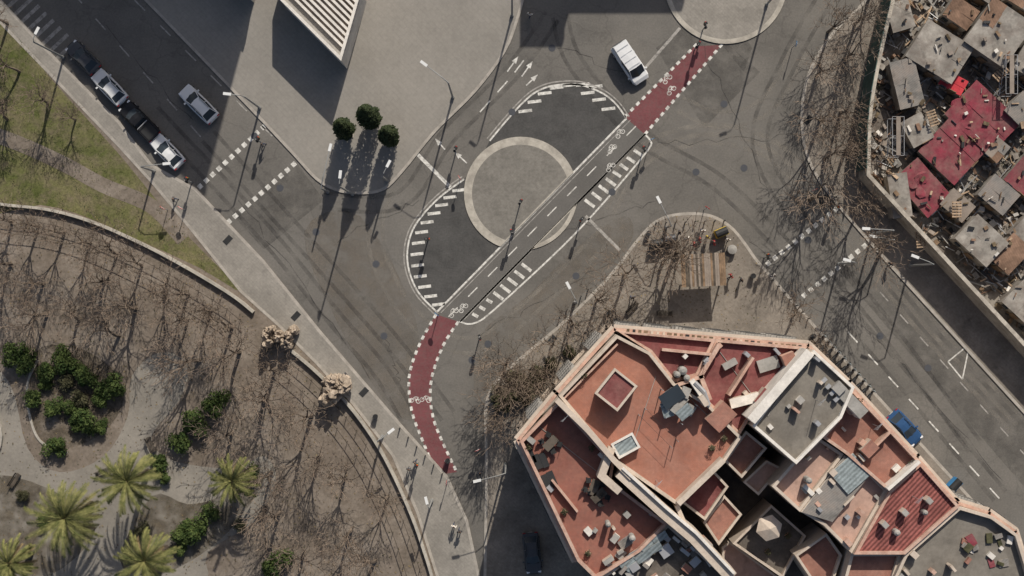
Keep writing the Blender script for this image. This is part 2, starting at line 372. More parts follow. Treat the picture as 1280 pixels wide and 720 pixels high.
# ---------------------------------------------------------------- markings
z=.012
g=MB()
def ln(a,b,w=.2,m='paint',zz=z): g.band(WL([a,b]),-w/2,w/2,zz,zz,m)
g.band(WL(left_out),-.09,.09,z,z,'paint'); g.band(WL(up_out),-.09,.09,z,z,'paint')
g.band(WL(left_out),.28,.42,z+.001,z+.001,'paint_f')
g.band(WL(up_out),.28,.42,z+.001,z+.001,'paint_f')
g.band(ccw(WL(right_out)),-.09,.09,z,z,'paint',True)
def bars(outl,step,skip=1,L=17,w=.32):
    pts=resample(WL(outl),step)[skip:-1]
    for q,d in pts:
        px=q.x/S+640
        s_=1 if px<742 else -1
        a=q+Vector((s_*.35,-.12)); b=a+Vector((s_*L*S,.12*L*S*s_)); n=Vector((-.12,1)).normalized()*w/2
        g.face([(*(a-n),z),(*(b-n),z),(*(b+n),z),(*(a+n),z)],'paint')
bars(left_out,1.2,1,16); bars(up_out,1.4,3,17)
dv=(Vector(Rb)-Vector(Ra)); Ld=dv.length; dv=dv/Ld; nv=Vector((-dv.y,dv.x))
if nv.x<0: nv=-nv
t=18
while t<Ld-18:
    if not (115<t<214):
        p=Vector(Ra)+dv*t+nv*4; wd=15 if t>45 else 8
        if t>Ld-70: wd=12
        q=p+nv*wd+dv*2
        ln(tuple(p),tuple(q),.34)
    t+=12.5
ln((580,399),(803,171),.14,'paint_f')
ln(La,Lb,.2); ln((551,391),(788,150),.08,'paint_f'); ln(Ra,Rb,.2)
dashes(g,WL([((La[0]+Ra[0])/2,(La[1]+Ra[1])/2),((Lb[0]+Rb[0])/2,(Lb[1]+Rb[1])/2)]),1.4,1.6,.12,z,'paint')
dashes(g,WL(rl),.45,.42,.3,z,'paint'); dashes(g,WL(rr_),.45,.42,.3,z,'paint')
dashes(g,WL([(781,146),(868,58)]),.45,.42,.3,z,'paint'); dashes(g,WL([(806,168),(902,56)]),.45,.42,.3,z,'paint')
def bike(cx,cy,ang,sc=1.0):
    c=Vector(W2(cx,cy)); Mx=Matrix.Rotation(ang,2)
    def T(x,y): return tuple(c+Mx@(Vector((x,y))*sc))
    for ox in (-.42,.42):
        P=[T(ox+.27*math.cos(t),.27*math.sin(t)-.2) for t in [i*math.pi/6 for i in range(12)]]
        g.band(ccw(P),-.02,.05,z+.002,z+.002,'paint',True)
    for a,b in (((-.45,-.2),(-.1,.3)),((-.1,.3),(.35,.3)),((.35,.3),(.45,-.2)),((-.1,.3),(.05,-.2)),((.05,-.2),(.35,.3))):
        g.band([T(*a),T(*b)],-.035,.035,z+.003,z+.003,'paint')
for cx,cy,a in ((519,499,-.15),(532,498,-.15),(566,390,.8),(578,384,.8),(764,185,.8),(774,166,.8),(762,208,.8),(838,112,.8),(833,98,.8)):
    bike(cx,cy,a,.85)
for a,b in (((248,235),(330,158)),((284,279),(370,203))): dashes(g,WL([a,b]),.5,.42,.5,z,'paint')
for a,b in (((958,331),(1044,262)),((1003,371),(1080,308))): dashes(g,WL([a,b]),.5,.42,.5,z,'paint')
for i in range(9): ln((-8+i*9,8+i*9),(22+i*9,-20+i*9),.4,'paint_f')
ln((522,193),(563,234),.38); ln((732,270),(775,313),.32,'paint_f'); ln((802,90),(850,35),.3,'paint_f')
ln((380,185),(350,158),.14,'paint')
for a,b in (((168,0),(330,160)),((90,-10),(250,170))): dashes(g,WL([a,b]),1.6,2.2,.14,z,'paint_f')
dashes(g,WL([(600,140),(640,95),(655,75)]),1.6,1.2,.14,z,'paint')
dashes(g,WL([(1060,415),(1260,635)]),1.5,1.7,.15,z,'paint')
dashes(g,WL([(1100,365),(1300,590)]),1.3,1.9,.13,z,'paint_f')
ln((1185,452),(1212,430),.14);ln((1212,430),(1203,474),.14);ln((1203,474),(1185,452),.14)
def arrow(cx,cy,ang,L=2.6):
    c=Vector(W2(cx,cy)); Mx=Matrix.Rotation(ang,2); T=lambda x,y:(*(c+Mx@Vector((x,y))),z+.001)
    g.face([T(-L/2,-.07),(T(L/2-.8,-.07)),T(L/2-.8,.07),T(-L/2,.07)],'paint')
    g.face([T(L/2-.8,-.28),T(L/2,0),T(L/2-.8,.28)],'paint')
arrow(641,80,.95,2);arrow(659,86,.95,2);arrow(665,100,.75,1.7);arrow(576,197,2.4,1.8);arrow(550,180,2.3,1.6)
g.build('road_markings')
mh=MB(); P=[(.38*math.cos(t),.38*math.sin(t)) for t in [i*math.pi/10 for i in range(20)]]; mh.prism(P,0,.012,'dark','cargrey'); me=mh.data('manhole_cover')
for p in ((318,170),(470,330),(610,430),(590,450),(720,345),(765,240),(930,210),(905,130),(870,215),(1100,420),(545,620),(480,420),(1010,300),(690,60),(640,140),(1160,460),(350,235),(395,290)): put(me,'manhole_cover',W(*p,0.003))
g=MB()
for p in ((285,300),(370,395),(455,490),(770,400),(690,425),(1030,250),(1010,150)): g.box(W(*p)+Vector((0,0,.14)),(.6,1.0,.04),-.75,'dark')
g.build('drain_grate')
# ---------------------------------------------------------------- vegetation
def bare_tree(seed,h=9):
    r=random.Random(seed); g=MB()
    def br(p,d,L,rad,dep):
        n=3 if dep<3 else 2
        path=[p];rads=[rad];q=p
        for i in range(n):
            d=(d+Vector((r.uniform(-1,1),r.uniform(-1,1),r.uniform(-.2,.6)))*.17).normalized()
            q=q+d*L/n; path.append(q); rads.append(rad*(1-.4*(i+1)/n))
        g.tube(path,rads,'bark' if dep<3 else 'twig',5 if dep<2 else 3,False)
        if dep>=5: return
        k={0:5,1:3,2:3,3:3,4:2}[dep]
        for i in range(k):
            a=2*math.pi*(i+r.random()*.7)/k
            u=d.orthogonal().normalized(); w=d.cross(u)
            sp=r.uniform(.4,.85) if dep else r.uniform(.4,.75)
            nd=(d+(u*math.cos(a)+w*math.sin(a))*sp+Vector((0,0,.15))).normalized()
            st=path[-1] if (i<2 or dep==0) else path[-2]
            br(st,nd,L*r.uniform(.62,.85)*(1 if dep else .8),max(rads[-1]*.76,.024),dep+1)
    br(Vector((0,0,0)),Vector((r.uniform(-.08,.08),r.uniform(-.08,.08),1)),h*.34,.20,0)
    return g.data('bare_tree')
BT=[bare_tree(i) for i in range(7)]
trees=[(1035,40,1),(1020,95,1),(1055,75,1),(1025,150,1.1),(1050,140,1),(1030,200,1),(1055,190,1),(1068,30,1),(1088,-10,1),(1012,250,1.2),(1075,255,1),
 (845,318,1.45),(828,330,1.1),(780,345,1),(745,375,.9),(715,405,.9),(690,430,1),(668,455,1),(640,480,1.1),(655,495,1),(760,395,.8),(620,515,1),(675,480,1),(632,455,.9),
 (990,395,.9),(1015,425,.8),(1100,315,1.1)]
w1r=[(20,270),(52,275),(85,283),(118,296),(150,310),(182,325),(212,342),(240,360),(268,380),(295,400)]
trees+=[(x-4,y+8,.9) for x,y in w1r]
trees+=[(55,355,1),(130,350,1),(60,390,1),(100,400,1),(170,385,1.1),(235,400,1),(300,440,1.1),(345,460,1),(330,500,1),(250,450,1.1),(150,420,1),(390,520,1.1),(400,570,1),(340,590,1),(290,540,1),(430,600,1),(440,660,1),(470,700,1),(380,690,1.1),(350,640,1),(485,620,.9),(15,330,1),
 (25,90,.8),(60,130,.8),(10,150,.8),(-10,60,.9),(10,30,1),(95,150,.7)]
for i,p in enumerate(trees):
    put(BT[i%7],'bare_tree',W(p[0],p[1]),R.uniform(0,6.28),p[2]*R.uniform(.92,1.12))
def leaves(g,c,rad,n,m,ls=.16,r=R,shell=.55,sq=(1,1,1)):
    for _ in range(n):
        d=Vector((r.gauss(0,1),r.gauss(0,1),r.gauss(0,1))).normalized()
        k=shell+(1-shell)*r.random()
        k*= 1+.35*noise.noise(d*2.3+Vector(c))
        p=Vector(c)+Vector((d.x*rad*sq[0],d.y*rad*sq[1],d.z*rad*sq[2]))*k
        if p.z<.1: p.z=.1+r.random()*.2
        n_=(d+Vector((r.uniform(-1,1),r.uniform(-1,1),r.uniform(-.5,1)))*.8).normalized()
        u=n_.orthogonal().normalized(); w=n_.cross(u); a=r.uniform(0,6.28); u,w=u*math.cos(a)+w*math.sin(a),w*math.cos(a)-u*math.sin(a)
        s_=ls*r.uniform(.6,1.3)
        g.face([p-u*s_,p-w*s_*.5,p+u*s_,p+w*s_*.5],m)
def shrub(seed,m='leaf',n=1500,rad=1.0,lobes=6):
    r=random.Random(seed); g=MB()
    for i in range(lobes):
        a=r.uniform(0,6.28); d=r.uniform(.2,.65)*rad
        c=(d*math.cos(a),d*math.sin(a),r.uniform(.5,1.1)*rad)
        leaves(g,c,rad*r.uniform(.35,.6),n//lobes,m,.1,r)
        g.tube([(0,0,0),c],[.04,.02],'barkd',4)
    return g.data('shrub')
SH=[shrub(i) for i in range(5)]; SD=[shrub(20+i,'leafo',1200) for i in range(3)]
def sh(px,py,r,nm='shrub',lib=SH,hs=.9): put(R.choice(lib),nm,W(px,py,.1),R.uniform(0,6.28),(r,r,r*hs))
for px,py,r in ((27,441,1.7),(32,455,1.3),(64,462,1.4),(82,450,1.6),(98,462,1.2),(56,478,1.0),(110,474,1.4),(142,484,1.7),(126,500,1.0),(112,524,1.6),(96,530,1.2),(128,532,.9),(48,498,1.3),(72,507,1.3),(70,558,1.5),(90,512,1.1),
   (228,548,1.5),(244,530,1.8),(272,502,1.6),(205,577,1.3),(236,668,1.6),(250,655,1.7),(264,640,1.2),(228,682,1.0),(205,595,.9),(350,698,1.6),(340,712,1.3),(318,590,1.1),(10,715,1.0),(60,650,1.0),(150,590,.9)):
    sh(px,py,r)
for px,py,r in ((640,490,1.5),(655,478,1.4),(630,505,1.3),(672,470,1.3),(690,455,1),(640,470,1.2),(622,492,1.1),(660,500,1.1),(100,500,1.3),(85,475,1.1),(300,655,.9),(180,660,1.0),(30,620,.9),(710,440,.9)): sh(px,py,r,lib=SD)
g=MB()
for _ in range(1600):
    px=R.uniform(-40,300);py=R.uniform(40,370)
    if inside(px,py,gp): leaves(g,tuple(W(px,py,.13)),.35,8,'leaf' if R.random()<.5 else 'drygrass',.06,sq=(1,1,.2))
g.build('grass_tufts')
def cypress(seed,h,rad):
    r=random.Random(seed); g=MB(); g.tube([(0,0,0),(0,0,h*.5)],[.14,.06],'barkd',6)
    for _ in range(6000):
        t=r.random()**.8; zz=.5+t*(h-.5); rr=rad*(math.sin(math.pi*min(1,(t*.82+.16)))**.7)*(1-.35*t)
        a=r.uniform(0,6.28); k=(.55+.45*r.random())*(1+.3*noise.noise(Vector((math.cos(a)*2,math.sin(a)*2,zz*1.1+seed*9))))
        p=Vector((rr*k*math.cos(a),rr*k*math.sin(a),zz)); n_=Vector((math.cos(a),math.sin(a),r.uniform(-.2,1.2))).normalized()
        n_=(n_+Vector((r.uniform(-1,1),r.uniform(-1,1),r.uniform(-1,1)))*.6).normalized()
        u=n_.orthogonal().normalized(); w=n_.cross(u); s_=r.uniform(.08,.2)
        g.face([p-u*s_,p-w*s_*.5,p+u*s_,p+w*s_*.5],'leafd')
    return g.build('cypress_tree')
for i,(px,py,h,rd) in enumerate(((434,165,8.0,1.2),(466,152,10.5,1.35),(489,174,8.2,1.2))):
    o=cypress(i,h,rd); o.location=W(px,py,KH)
g=MB()
for p in ((434,165),(466,152),(489,174)): c=W(*p); g.band(ccw([(c.x-.7,c.y-.7),(c.x+.7,c.y-.7),(c.x+.7,c.y+.7),(c.x-.7,c.y+.7)]),0,.1,KH,KH+.05,'kerb_l',True); g.box(c+Vector((0,0,KH+.01)),(1.2,1.2,.02),0,'litter')
g.build('tree_pit')
def palm(seed,h,R0,nf=64):
    r=random.Random(seed); g=MB()
    lean=Vector((r.uniform(-.3,.3),r.uniform(-.3,.3),0))
    path=[Vector((0,0,0))+lean*(t*t)+Vector((0,0,h*t)) for t in (0,.25,.5,.75,1)]
    g.tube(path,[.36,.28,.26,.27,.38],'barkd',9)
    top=path[-1]
    g.tube([top-Vector((0,0,.6)),top+Vector((0,0,.3))],[.55,.3],'palmdry',8)
    for i in range(nf):
        a=i*2.399+r.uniform(-.25,.25); el=1.2-1.7*(i/nf)+r.uniform(-.15,.15); L=R0*r.uniform(.85,1.15)
        p=top+Vector((0,0,.15)); d=Vector((math.cos(a)*math.cos(el),math.sin(a)*math.cos(el),math.sin(el)))
        pts=[p.copy()]; ds=[d.copy()]
        n=11; dr=r.uniform(.10,.17)
        for k in range(n):
            d=(d+Vector((0,0,-dr-.01*k))).normalized(); p=p+d*L/n; pts.append(p.copy()); ds.append(d.copy())
        m='palm' if i<nf*.86 else 'palmdry'
        g.tube(pts,[.05*(1-.7*k/n) for k in range(n+1)],m,3,False)
        for k in range(2,n*3):
            t=k/3; i0=min(int(t),n-1); q=pts[i0].lerp(pts[i0+1],t-i0); dd=ds[i0]
            side=dd.cross(Vector((0,0,1))); side=side.normalized() if side.length>.01 else Vector((1,0,0))
            LL=.46*math.sin(math.pi*(.12+.8*k/(3*n)))*R0/3.2+.1
            for s_ in (-1,1):
                e=q+(side*s_*.6+dd*.95+Vector((0,0,r.uniform(-.3,.1)))).normalized()*LL
                w=dd*.055
                g.face([q-w,e,q+w],m)
    return g.data('palm_tree')
PM=[palm(1,8.5,3.9),palm(2,7,4.2),palm(3,5.5,2.9,46)]
for px,py,me_,s_ in ((184,590,0,1),(114,630,1,1.08),(305,590,2,1.05),(208,685,0,.95),(38,692,2,1.1)):
    put(PM[me_],'palm_tree',W(px,py,.1),R.uniform(0,6.28),s_)
def rock(px,py,sx,sy,h,seed):
    r=random.Random(seed); g=MB()
    for i in range(11):
        c=Vector((r.uniform(-sx,sx)*.75,r.uniform(-sy,sy)*.75,r.uniform(.3,.8)*h*.6)); rad=r.uniform(.4,.75)*min(sx,sy)
        v=[];f=[];nu,nv_=14,9
        for j in range(nv_+1):
            for i2 in range(nu):
                th=math.pi*j/nv_;ph=2*math.pi*i2/nu
                d=Vector((math.sin(th)*math.cos(ph),math.sin(th)*math.sin(ph),math.cos(th)))
                k=1+.55*noise.noise(d*2.2+c*3)+.2*noise.noise(d*6+c)
                v.append(c+Vector((d.x*rad*k,d.y*rad*k,d.z*h*.42*k)))
        for j in range(nv_):
            for i2 in range(nu): f.append((j*nu+i2,(j+1)*nu+i2,(j+1)*nu+(i2+1)%nu,j*nu+(i2+1)%nu))
        g.mesh(v,f,'rock')
    g.build('rock_sculpture',loc=W(px,py,.1))
rock(352,419,1.9,1.0,3.4,1); rock(420,486,1.4,1.4,3.6,2)
w1=smooth([(-150,225),(-60,240),(0,255),(60,262),(115,277),(175,303),(232,333),(290,368),(318,390)],5)
w2=smooth([(365,438),(400,468),(440,510),(475,560),(505,620),(528,680),(545,750),(552,900)],5)
g=MB()
for w_ in (w1,w2): g.band(WL(w_),-.15,.15,.1,.7,'kerb_l')
g.build('park_wall')
g=MB()
for w_,o0 in ((w1,-1.5),(w2,-1.0)):
    P=WL(w_)
    A=offs(P,o0,False); B=offs(P,o0-1.5,False)
    for Q in (A,B):
        g.band(Q,-.035,.035,1.05,1.1,'wooddk')
        for q,d in resample(Q,1.8): g.tube([(q.x,q.y,.1),(q.x,q.y,1.1)],[.035,.035],'wooddk',5)
g.build('park_railing')
# ---------------------------------------------------------------- apartment building
ZR=17.5
def RP(pts): return WL(pts,ZR)
BLD=MB()
def par(pts,h,m,z0,w=.28): BLD.band(ccw(RP(pts)),0,w,z0,z0+h,m,True)
secs=[
 ('T1',[(650,552),(698,502),(768,578),(764,602),(835,655),(800,690),(745,725),(722,702)],16.6,'terra1','orange',.9),
 ('T2',[(698,494),(770,418),(812,440),(842,478),(885,505),(925,545),(905,575),(848,632),(768,576)],17.5,'terra','cream',.95),
 ('C1',[(772,414),(895,424),(872,470),(842,478),(812,440)],17.1,'maroon','orange',.5),
 ('C2',[(896,424),(1010,434),(978,470),(935,528),(925,545),(885,505),(842,479),(873,470)],16.7,'maroon','orange',.5),
 ('D',[(1012,436),(1062,482),(1046,520),(990,577),(936,530),(979,471)],19.0,'greyroof','white',.55),
 ('E1',[(1063,484),(1148,575),(1108,612),(1056,567),(1026,546),(1047,521)],17.2,'terra2','orange',.9),
 ('E2',[(1025,548),(1055,568),(1000,640),(965,608),(991,578)],16.8,'pink','cream',.7),
 ('E4',[(1089,592),(1110,613),(1065,692),(1030,657),(1001,640),(1056,569)],16.9,'pink','cream',.5),
 ('F',[(1110,613),(1149,577),(1198,632),(1130,692),(1066,692)],17.6,'rooftile','orange',.35),
 ('G',[(1199,633),(1240,645),(1272,668),(1300,760),(1100,760),(1131,693)],16.8,'greyroof','cream',.8),
 ('I',[(836,656),(912,724),(915,790),(770,790),(746,727),(801,691)],16.2,'darkroof','cream',.6),
 ('J',[(1066,693),(1130,693),(1099,790),(1040,790)],16.4,'terra2','cream',.5),
]
for nm,pts,zt,mt,mp,ph in secs:
    BLD.prism(RP(pts),0,zt,'cream',mt); par(pts,ph,mp,zt)
court=[(905,575),(936,530),(990,577),(965,608),(1000,640),(1030,657),(1066,692),(1040,790),(914,790),(912,724),(848,632)]
BLD.prism(RP(court),0,8.5,'cream','darkroof')
def low(pts,zt,mt,ph=.5,pm='cream'):
    BLD.prism(RP(pts),8,zt,'cream',mt); par(pts,ph,pm,zt,.22)
low([(908,578),(935,540),(962,562),(930,600)],15.8,'terra2')
low([(855,632),(893,588),(915,612),(885,655)],15,'maroon')
low([(925,690),(975,640),(1020,680),(990,735)],12.5,'darkroof',.6)
low([(885,660),(912,625),(935,650),(905,690)],13.8,'terra2',.4)
low([(1000,700),(1040,672),(1060,700),(1040,760)],14.6,'terra2',.6)
low([(965,580),(985,590),(955,625),(935,608)],14.2,'pink',.4)
low([(915,700),(925,692),(988,738),(975,780),(920,780)],10.5,'pink',.5)
outer=[(722,702),(650,552),(698,494),(770,414),(1012,434),(1062,482),(1148,575),(1198,632),(1240,645),(1272,668),(1300,760)]
OP=RP(outer)
cen=Vector(RP([(930,600)])[0])
def outn(a,b):
    d=(Vector(b)-Vector(a)).normalized(); n=Vector((d.y,-d.x)); mid=(Vector(a)+Vector(b))/2
    return n if (mid-cen).dot(n)>0 else -n
for i in range(len(OP)-1):
    a,b=Vector(OP[i]),Vector(OP[i+1]); n=outn(a,b); d=(b-a).normalized(); L=(b-a).length; rot=math.atan2(d.y,d.x); mid=(a+b)/2
    for zc,pr,hh,m in ((16.1,.6,.3,'cream'),(16.5,.3,.25,'orange'),(4.4,.35,.25,'cream')):
        BLD.box((*(mid+n*pr/2),zc),(L+.3,pr,hh),rot,m)
    nb=max(1,int(L/2.9))
    for k in range(nb):
        c=a+d*(L*(k+.5)/nb)
        for fl in range(5):
            zc=2.1+fl*3.1 if fl==0 else 3.0+fl*2.95
            ww,hh=(1.7,2.6) if fl==0 else (1.05,2.1)
            BLD.box((*(c+n*.05),zc),(ww+.24,.1,hh+.24),rot,'white'); BLD.box((*(c+n*.09),zc),(ww,.08,hh),rot,'glass')
            if fl>0:
                BLD.box((*(c+n*.4),zc-1.15),(1.9,.8,.12),rot,'conc')
                BLD.box((*(c+n*.78),zc-.6),(1.9,.04,.06),rot,'dark')
                for q in range(7):
                    t=c+n*.78+d*(-.9+q*.3); BLD.box((*t,zc-.85),(.03,.03,.5),rot,'dark')
def rband(pts,w,z0,z1,m): BLD.band(WL(pts,z1),-w/2,w/2,z0,z1,m)
rband([(696,500),(735,538),(768,576),(790,598)],.5,15,19.2,'cream')
rband([(775,590),(830,640),(868,672),(915,722)],1.2,15,19.0,'cream')
rband([(778,585),(833,635),(871,667),(918,717)],.25,18.9,19.35,'white')
rband([(848,630),(905,575)],.5,15,19.0,'cream'); rband([(846,632),(862,668)],.4,15,18.4,'cream')
rband([(765,560),(752,595),(775,615)],.7,15,18.7,'cream')
rband([(939,526),(1013,440)],.9,15,20.2,'white')
rband([(1110,612),(1150,577)],.3,15,18.9,'white')
rband([(722,640),(690,600)],.2,16,17.4,'orange'); rband([(705,498),(772,430)],.18,17,18.1,'orange')
rband([(900,430),(876,470),(888,500)],.4,16,18.3,'orange'); rband([(845,482),(880,470)],.3,16,18.3,'orange')
def rb(px,py,w,d,z0,h,m,top=None,rot=.785,tilt=None):
    c=W(px,py,z0+h/2); BLD.box(c,(w,d,h),rot,m,top,tilt)
def wallrim(px,py,w,d,z0,h,m,rot=.785,t=.22):
    c=W(px,py,z0); Mx=Matrix.Rotation(rot,2); P=[tuple(Vector((c.x,c.y))+Mx@Vector(q)) for q in ((-w/2,-d/2),(w/2,-d/2),(w/2,d/2),(-w/2,d/2))]
    BLD.band(ccw(P),-.05,t,z0,z0+h,m,True)
rb(770,487,2.9,2.6,17.5,2.2,'cream','maroon',.9); wallrim(770,487,2.9,2.6,19.7,.22,'cream',.9,.16)
rb(772,505,1.0,.12,17.5,2.0,'wood')
rb(782,557,2.2,1.5,17.5,.9,'white','panel',.5); wallrim(782,557,2.2,1.5,18.4,.12,'white',.5,.16)
for k,(px,py) in enumerate(((838,492),(852,500),(845,510),(862,512),(833,505),(856,490))): rb(px,py,1.0,.8,17.5,1.0+.2*(k%3),'metal','conc',.7+k*.1)
rb(840,496,2.2,1.5,19.1,.06,'dark','glass',.6,(.25,0)); rb(856,515,1.5,1.1,19,.05,'metal','panel',.7,(.25,0)); rb(834,512,1.0,1.5,18.6,.05,'white','panel',.3,(.2,0))
for px,py in ((826,486),(868,505),(850,528),(830,520)):
    c=W(px,py,17.5); BLD.tube([c,c+Vector((0,0,2))],[.05,.05],'metal',5)
for px,py,r_ in ((853,463,.4),(846,468,.3),(858,472,.3),(790,672,.3),(760,655,.25),(1010,600,.3),(1120,665,.3),(1155,640,.25)):
    c=W(px,py,18); BLD.tube([c-Vector((0,0,1)),c+Vector((0,0,.5)),c+Vector((0,0,.65))],[r_,r_,r_*.4],'conc',12)
rb(872,487,.5,2.2,17.5,1.6,'white',None,.6); rb(878,500,.5,1.0,17.5,2.6,'cream',None,.6)
BLD.tube([W(868,478,19),W(880,490,19),W(885,505,19),W(885,505,17)],[.25,.25,.25,.25],'metal',8)
rb(925,470,4.2,.25,16.7,1.6,'orange',None,1.0); rb(955,498,1.6,1.4,16.7,1.5,'cream','maroon',.9); rb(900,520,2.4,1.8,16.7,1.9,'orange','terra2',.8)
rb(930,500,2.8,.9,16.7,1.0,'cream','white',.25); rb(960,455,2.0,1.2,16.7,.4,'maroon','conc',.3); rb(860,440,5,.25,17,1.1,'orange',None,-.1)
rb(985,448,1.2,1.0,16.7,1.4,'orange','terra2',.4);rb(912,455,1.4,.6,16.7,.7,'conc',None,.5)
rb(1000,500,.6,.6,19,.7,'white','conc'); rb(1025,478,.3,.3,19,1.2,'cream'); rb(1060,500,3.6,1.1,17.2,2.2,'white','conc',-.8); rb(1048,485,1.0,1.0,19,.8,'conc')
for k in range(4): rb(1030+k*5,475+k*8,.5,.35,19.2,.4,'metal')
c=RP([(1056,569),(1088,592),(1040,652),(1002,640)]); BLD.prism(c,16.9,17.7,'white','sheet')
rb(1063,592,2.6,2.9,17.7,.25,'white','panel',-.85)
rb(1100,550,2.2,.2,17.2,1.3,'orange',None,.78); rb(1085,560,1.4,1.1,17.2,1.6,'cream','terra2'); rb(1120,585,.7,.5,17.2,.6,'white')
rb(1040,590,.6,.6,16.8,1.3,'cream'); rb(1010,612,.4,1.2,16.8,.9,'white');rb(1075,640,.5,.5,16.9,1.2,'orange'); rb(1060,625,1.3,.2,16.9,1.0,'cream')
c=W(956,655,12.5); v=[c+Vector((0,0,2.9))]+[c+Vector((1.3*math.cos(t),1.3*math.sin(t),2.3)) for t in [i*math.pi/3+.3 for i in range(6)]]
BLD.mesh(v,[(0,i+1,(i+1)%6+1) for i in range(6)],'cream'); BLD.tube([c,c+Vector((0,0,2.6))],[.04,.04],'wood',5)
for k in range(7): rb(783+k*7,702-k*5+(k%2)*9,1.5,.8,17.3,.06,'metal','panel',.7+.3*math.sin(k*2),(.35,0))
for k in range(26):
    px,py=R.uniform(755,890),R.uniform(668,725); rb(px,py,R.uniform(.3,1.3),R.uniform(.3,1.1),16.2,R.uniform(.3,1.4),R.choice(['white','cream','metal','conc','orange']),R.choice(['conc','white','terra2','sheet','metal']),R.choice([.785,.6,.9]))
def chairset(px,py,rot,z0):
    c=W(px,py,z0); BLD.box(c+Vector((0,0,.72)),(1.5,.8,.05),rot,'wooddk')
    Mx=Matrix.Rotation(rot,3,'Z')
    for a,b in ((-.5,.7),(.4,.7),(-.4,-.7),(.5,-.7)):
        q=c+Mx@Vector((a,b,0)); BLD.box(q+Vector((0,0,.43)),(.48,.48,.06),rot+a,'dark'); BLD.box(q+Mx@Vector((0,.22 if b>0 else -.22,.7)),(.46,.05,.5),rot+a,'dark')
        for e in ((-.2,-.2),(.2,-.2),(.2,.2),(-.2,.2)): BLD.box(q+Mx@Vector((e[0],e[1],.2)),(.04,.04,.4),rot,'dark')
    for e in ((-.65,-.3),(.65,.3),(.65,-.3),(-.65,.3)): BLD.box(c+Mx@Vector((e[0],e[1],.35)),(.05,.05,.7),rot,'wood')
chairset(688,553,.8,16.6); chairset(748,618,.7,16.6); chairset(742,608,1.2,16.6)
for px,py in ((672,577),(680,575),(664,570),(690,598),(683,602)): rb(px,py,.6,1.4,16.6,.35,'dark',None,.4)
def planter(px,py,z0):
    rb(px,py,.45,.45,z0,.4,'orange','litter'); leaves(BLD,tuple(W(px,py,z0+.75)),.38,80,'leafo',.09)
for p in ((660,560,16.6),(705,640,16.6),(740,560,16.6),(735,692,16.6),(905,548,17.5),(890,560,17.5),(730,470,17.5),(1140,580,17.2),(1075,500,17.2),(960,690,12.5),(985,670,12.5)): planter(*p)
for a,b in (((800,520),(840,560)),((808,512),(848,552))):
    A,B=W(*a,19.3),W(*b,19.3); BLD.tube([A,B],[.015,.015],'dark',3)
    for q in (A,B): BLD.tube([q-Vector((0,0,1.8)),q],[.04,.04],'metal',5)
for k in range(130):
    nm,pts,zt,mt,mp,ph=R.choice(secs)
    xs=[p[0] for p in pts];ys=[p[1] for p in pts]; px,py=R.uniform(min(xs),max(xs)),R.uniform(min(ys),max(ys))
    if inside(px,py,pts) and nm not in('T2','F'):
        h=R.uniform(.3,1.3); rb(px,py,R.uniform(.2,.6),R.uniform(.2,.8),zt,h,R.choice(['cream','white','orange','metal','conc']),None,.785+R.uniform(-.1,.1))
for a,b,zt in (((815,450),(905,540),17.5),((900,440),(960,520),16.7),((1080,500),(1130,560),17.2),((670,530),(760,600),16.6),((1000,450),(960,520),19),((820,470),(790,560),17.5),((1040,600),(1000,630),16.8)):
    BLD.tube([W(*a,zt+.06),W(*b,zt+.06)],[.035,.035],'conc',4)
for px,py,zt in ((880,450,17.1),(1020,500,19),(1090,530,17.2),(820,600,17.5),(1140,620,17.6),(705,520,16.6)):
    c=W(px,py,zt); BLD.tube([c,c+Vector((0,0,3))],[.03,.02],'metal',4)
    for k in range(4): BLD.tube([c+Vector((-.4+.05*k,-.3,2.2+.2*k)),c+Vector((.4-.05*k,.3,2.2+.2*k))],[.012,.012],'metal',3)
for px,py in ((1105,655),(1160,625),(1130,640)): rb(px,py,.5,.6,17.6,1.1,'cream','conc',.75)
for k in range(16): rb(1215+R.uniform(-10,50),670+R.uniform(0,45),R.uniform(.3,1.0),R.uniform(.3,.8),16.8,R.uniform(.1,.5),R.choice(['tarpm','sheet','white','terra2','sheet','leafo']),None,R.uniform(0,3))
for k in range(30):
    px=785+k*7.4; rb(px,413+k*.7,R.uniform(.2,.4),.3,16.3,R.uniform(.3,.6),R.choice(['dark','wood','cream','litter','dark']),None,-.08)
BLD.build('apartment_building')
def block(name,pts,h,wall,roof):
    g=MB(); P=ccw(WL(pts)); g.prism(P,0,h,wall,roof); g.band(P,-.2,.3,h,h+.9,wall,True)
    n=len(P)
    for i in range(n):
        a,b=Vector(P[i]),Vector(P[(i+1)%n]); d=(b-a).normalized(); nn=Vector((d.y,-d.x)); L=(b-a).length; rot=math.atan2(d.y,d.x); nb=max(1,int(L/3.2))
        for k in range(nb):
            for fl in range(int(h/3.1)): g.box((*(a+d*L*(k+.5)/nb+nn*.04),1.8+fl*3.1),(1.6,.08,1.7),rot,'glass')
    return g.build(name)
block('office_building',[(384,-243),(384,-520),(-450,-1100),(-450,-1040)],35,'conc','greyroof')
block('apartment_building',[(728,-226),(776,-226),(776,-268),(925,-268),(925,-520),(728,-520)],20,'cream','terra2')
g=MB(); pv=[(350,-60),(350,0),(427,77),(452,-10),(456,-60)]; P=WL(pv,5); g.prism(P,0,4.6,'white','conc')
dx,dy=.7071,.7071; nx,ny=dy,-dx
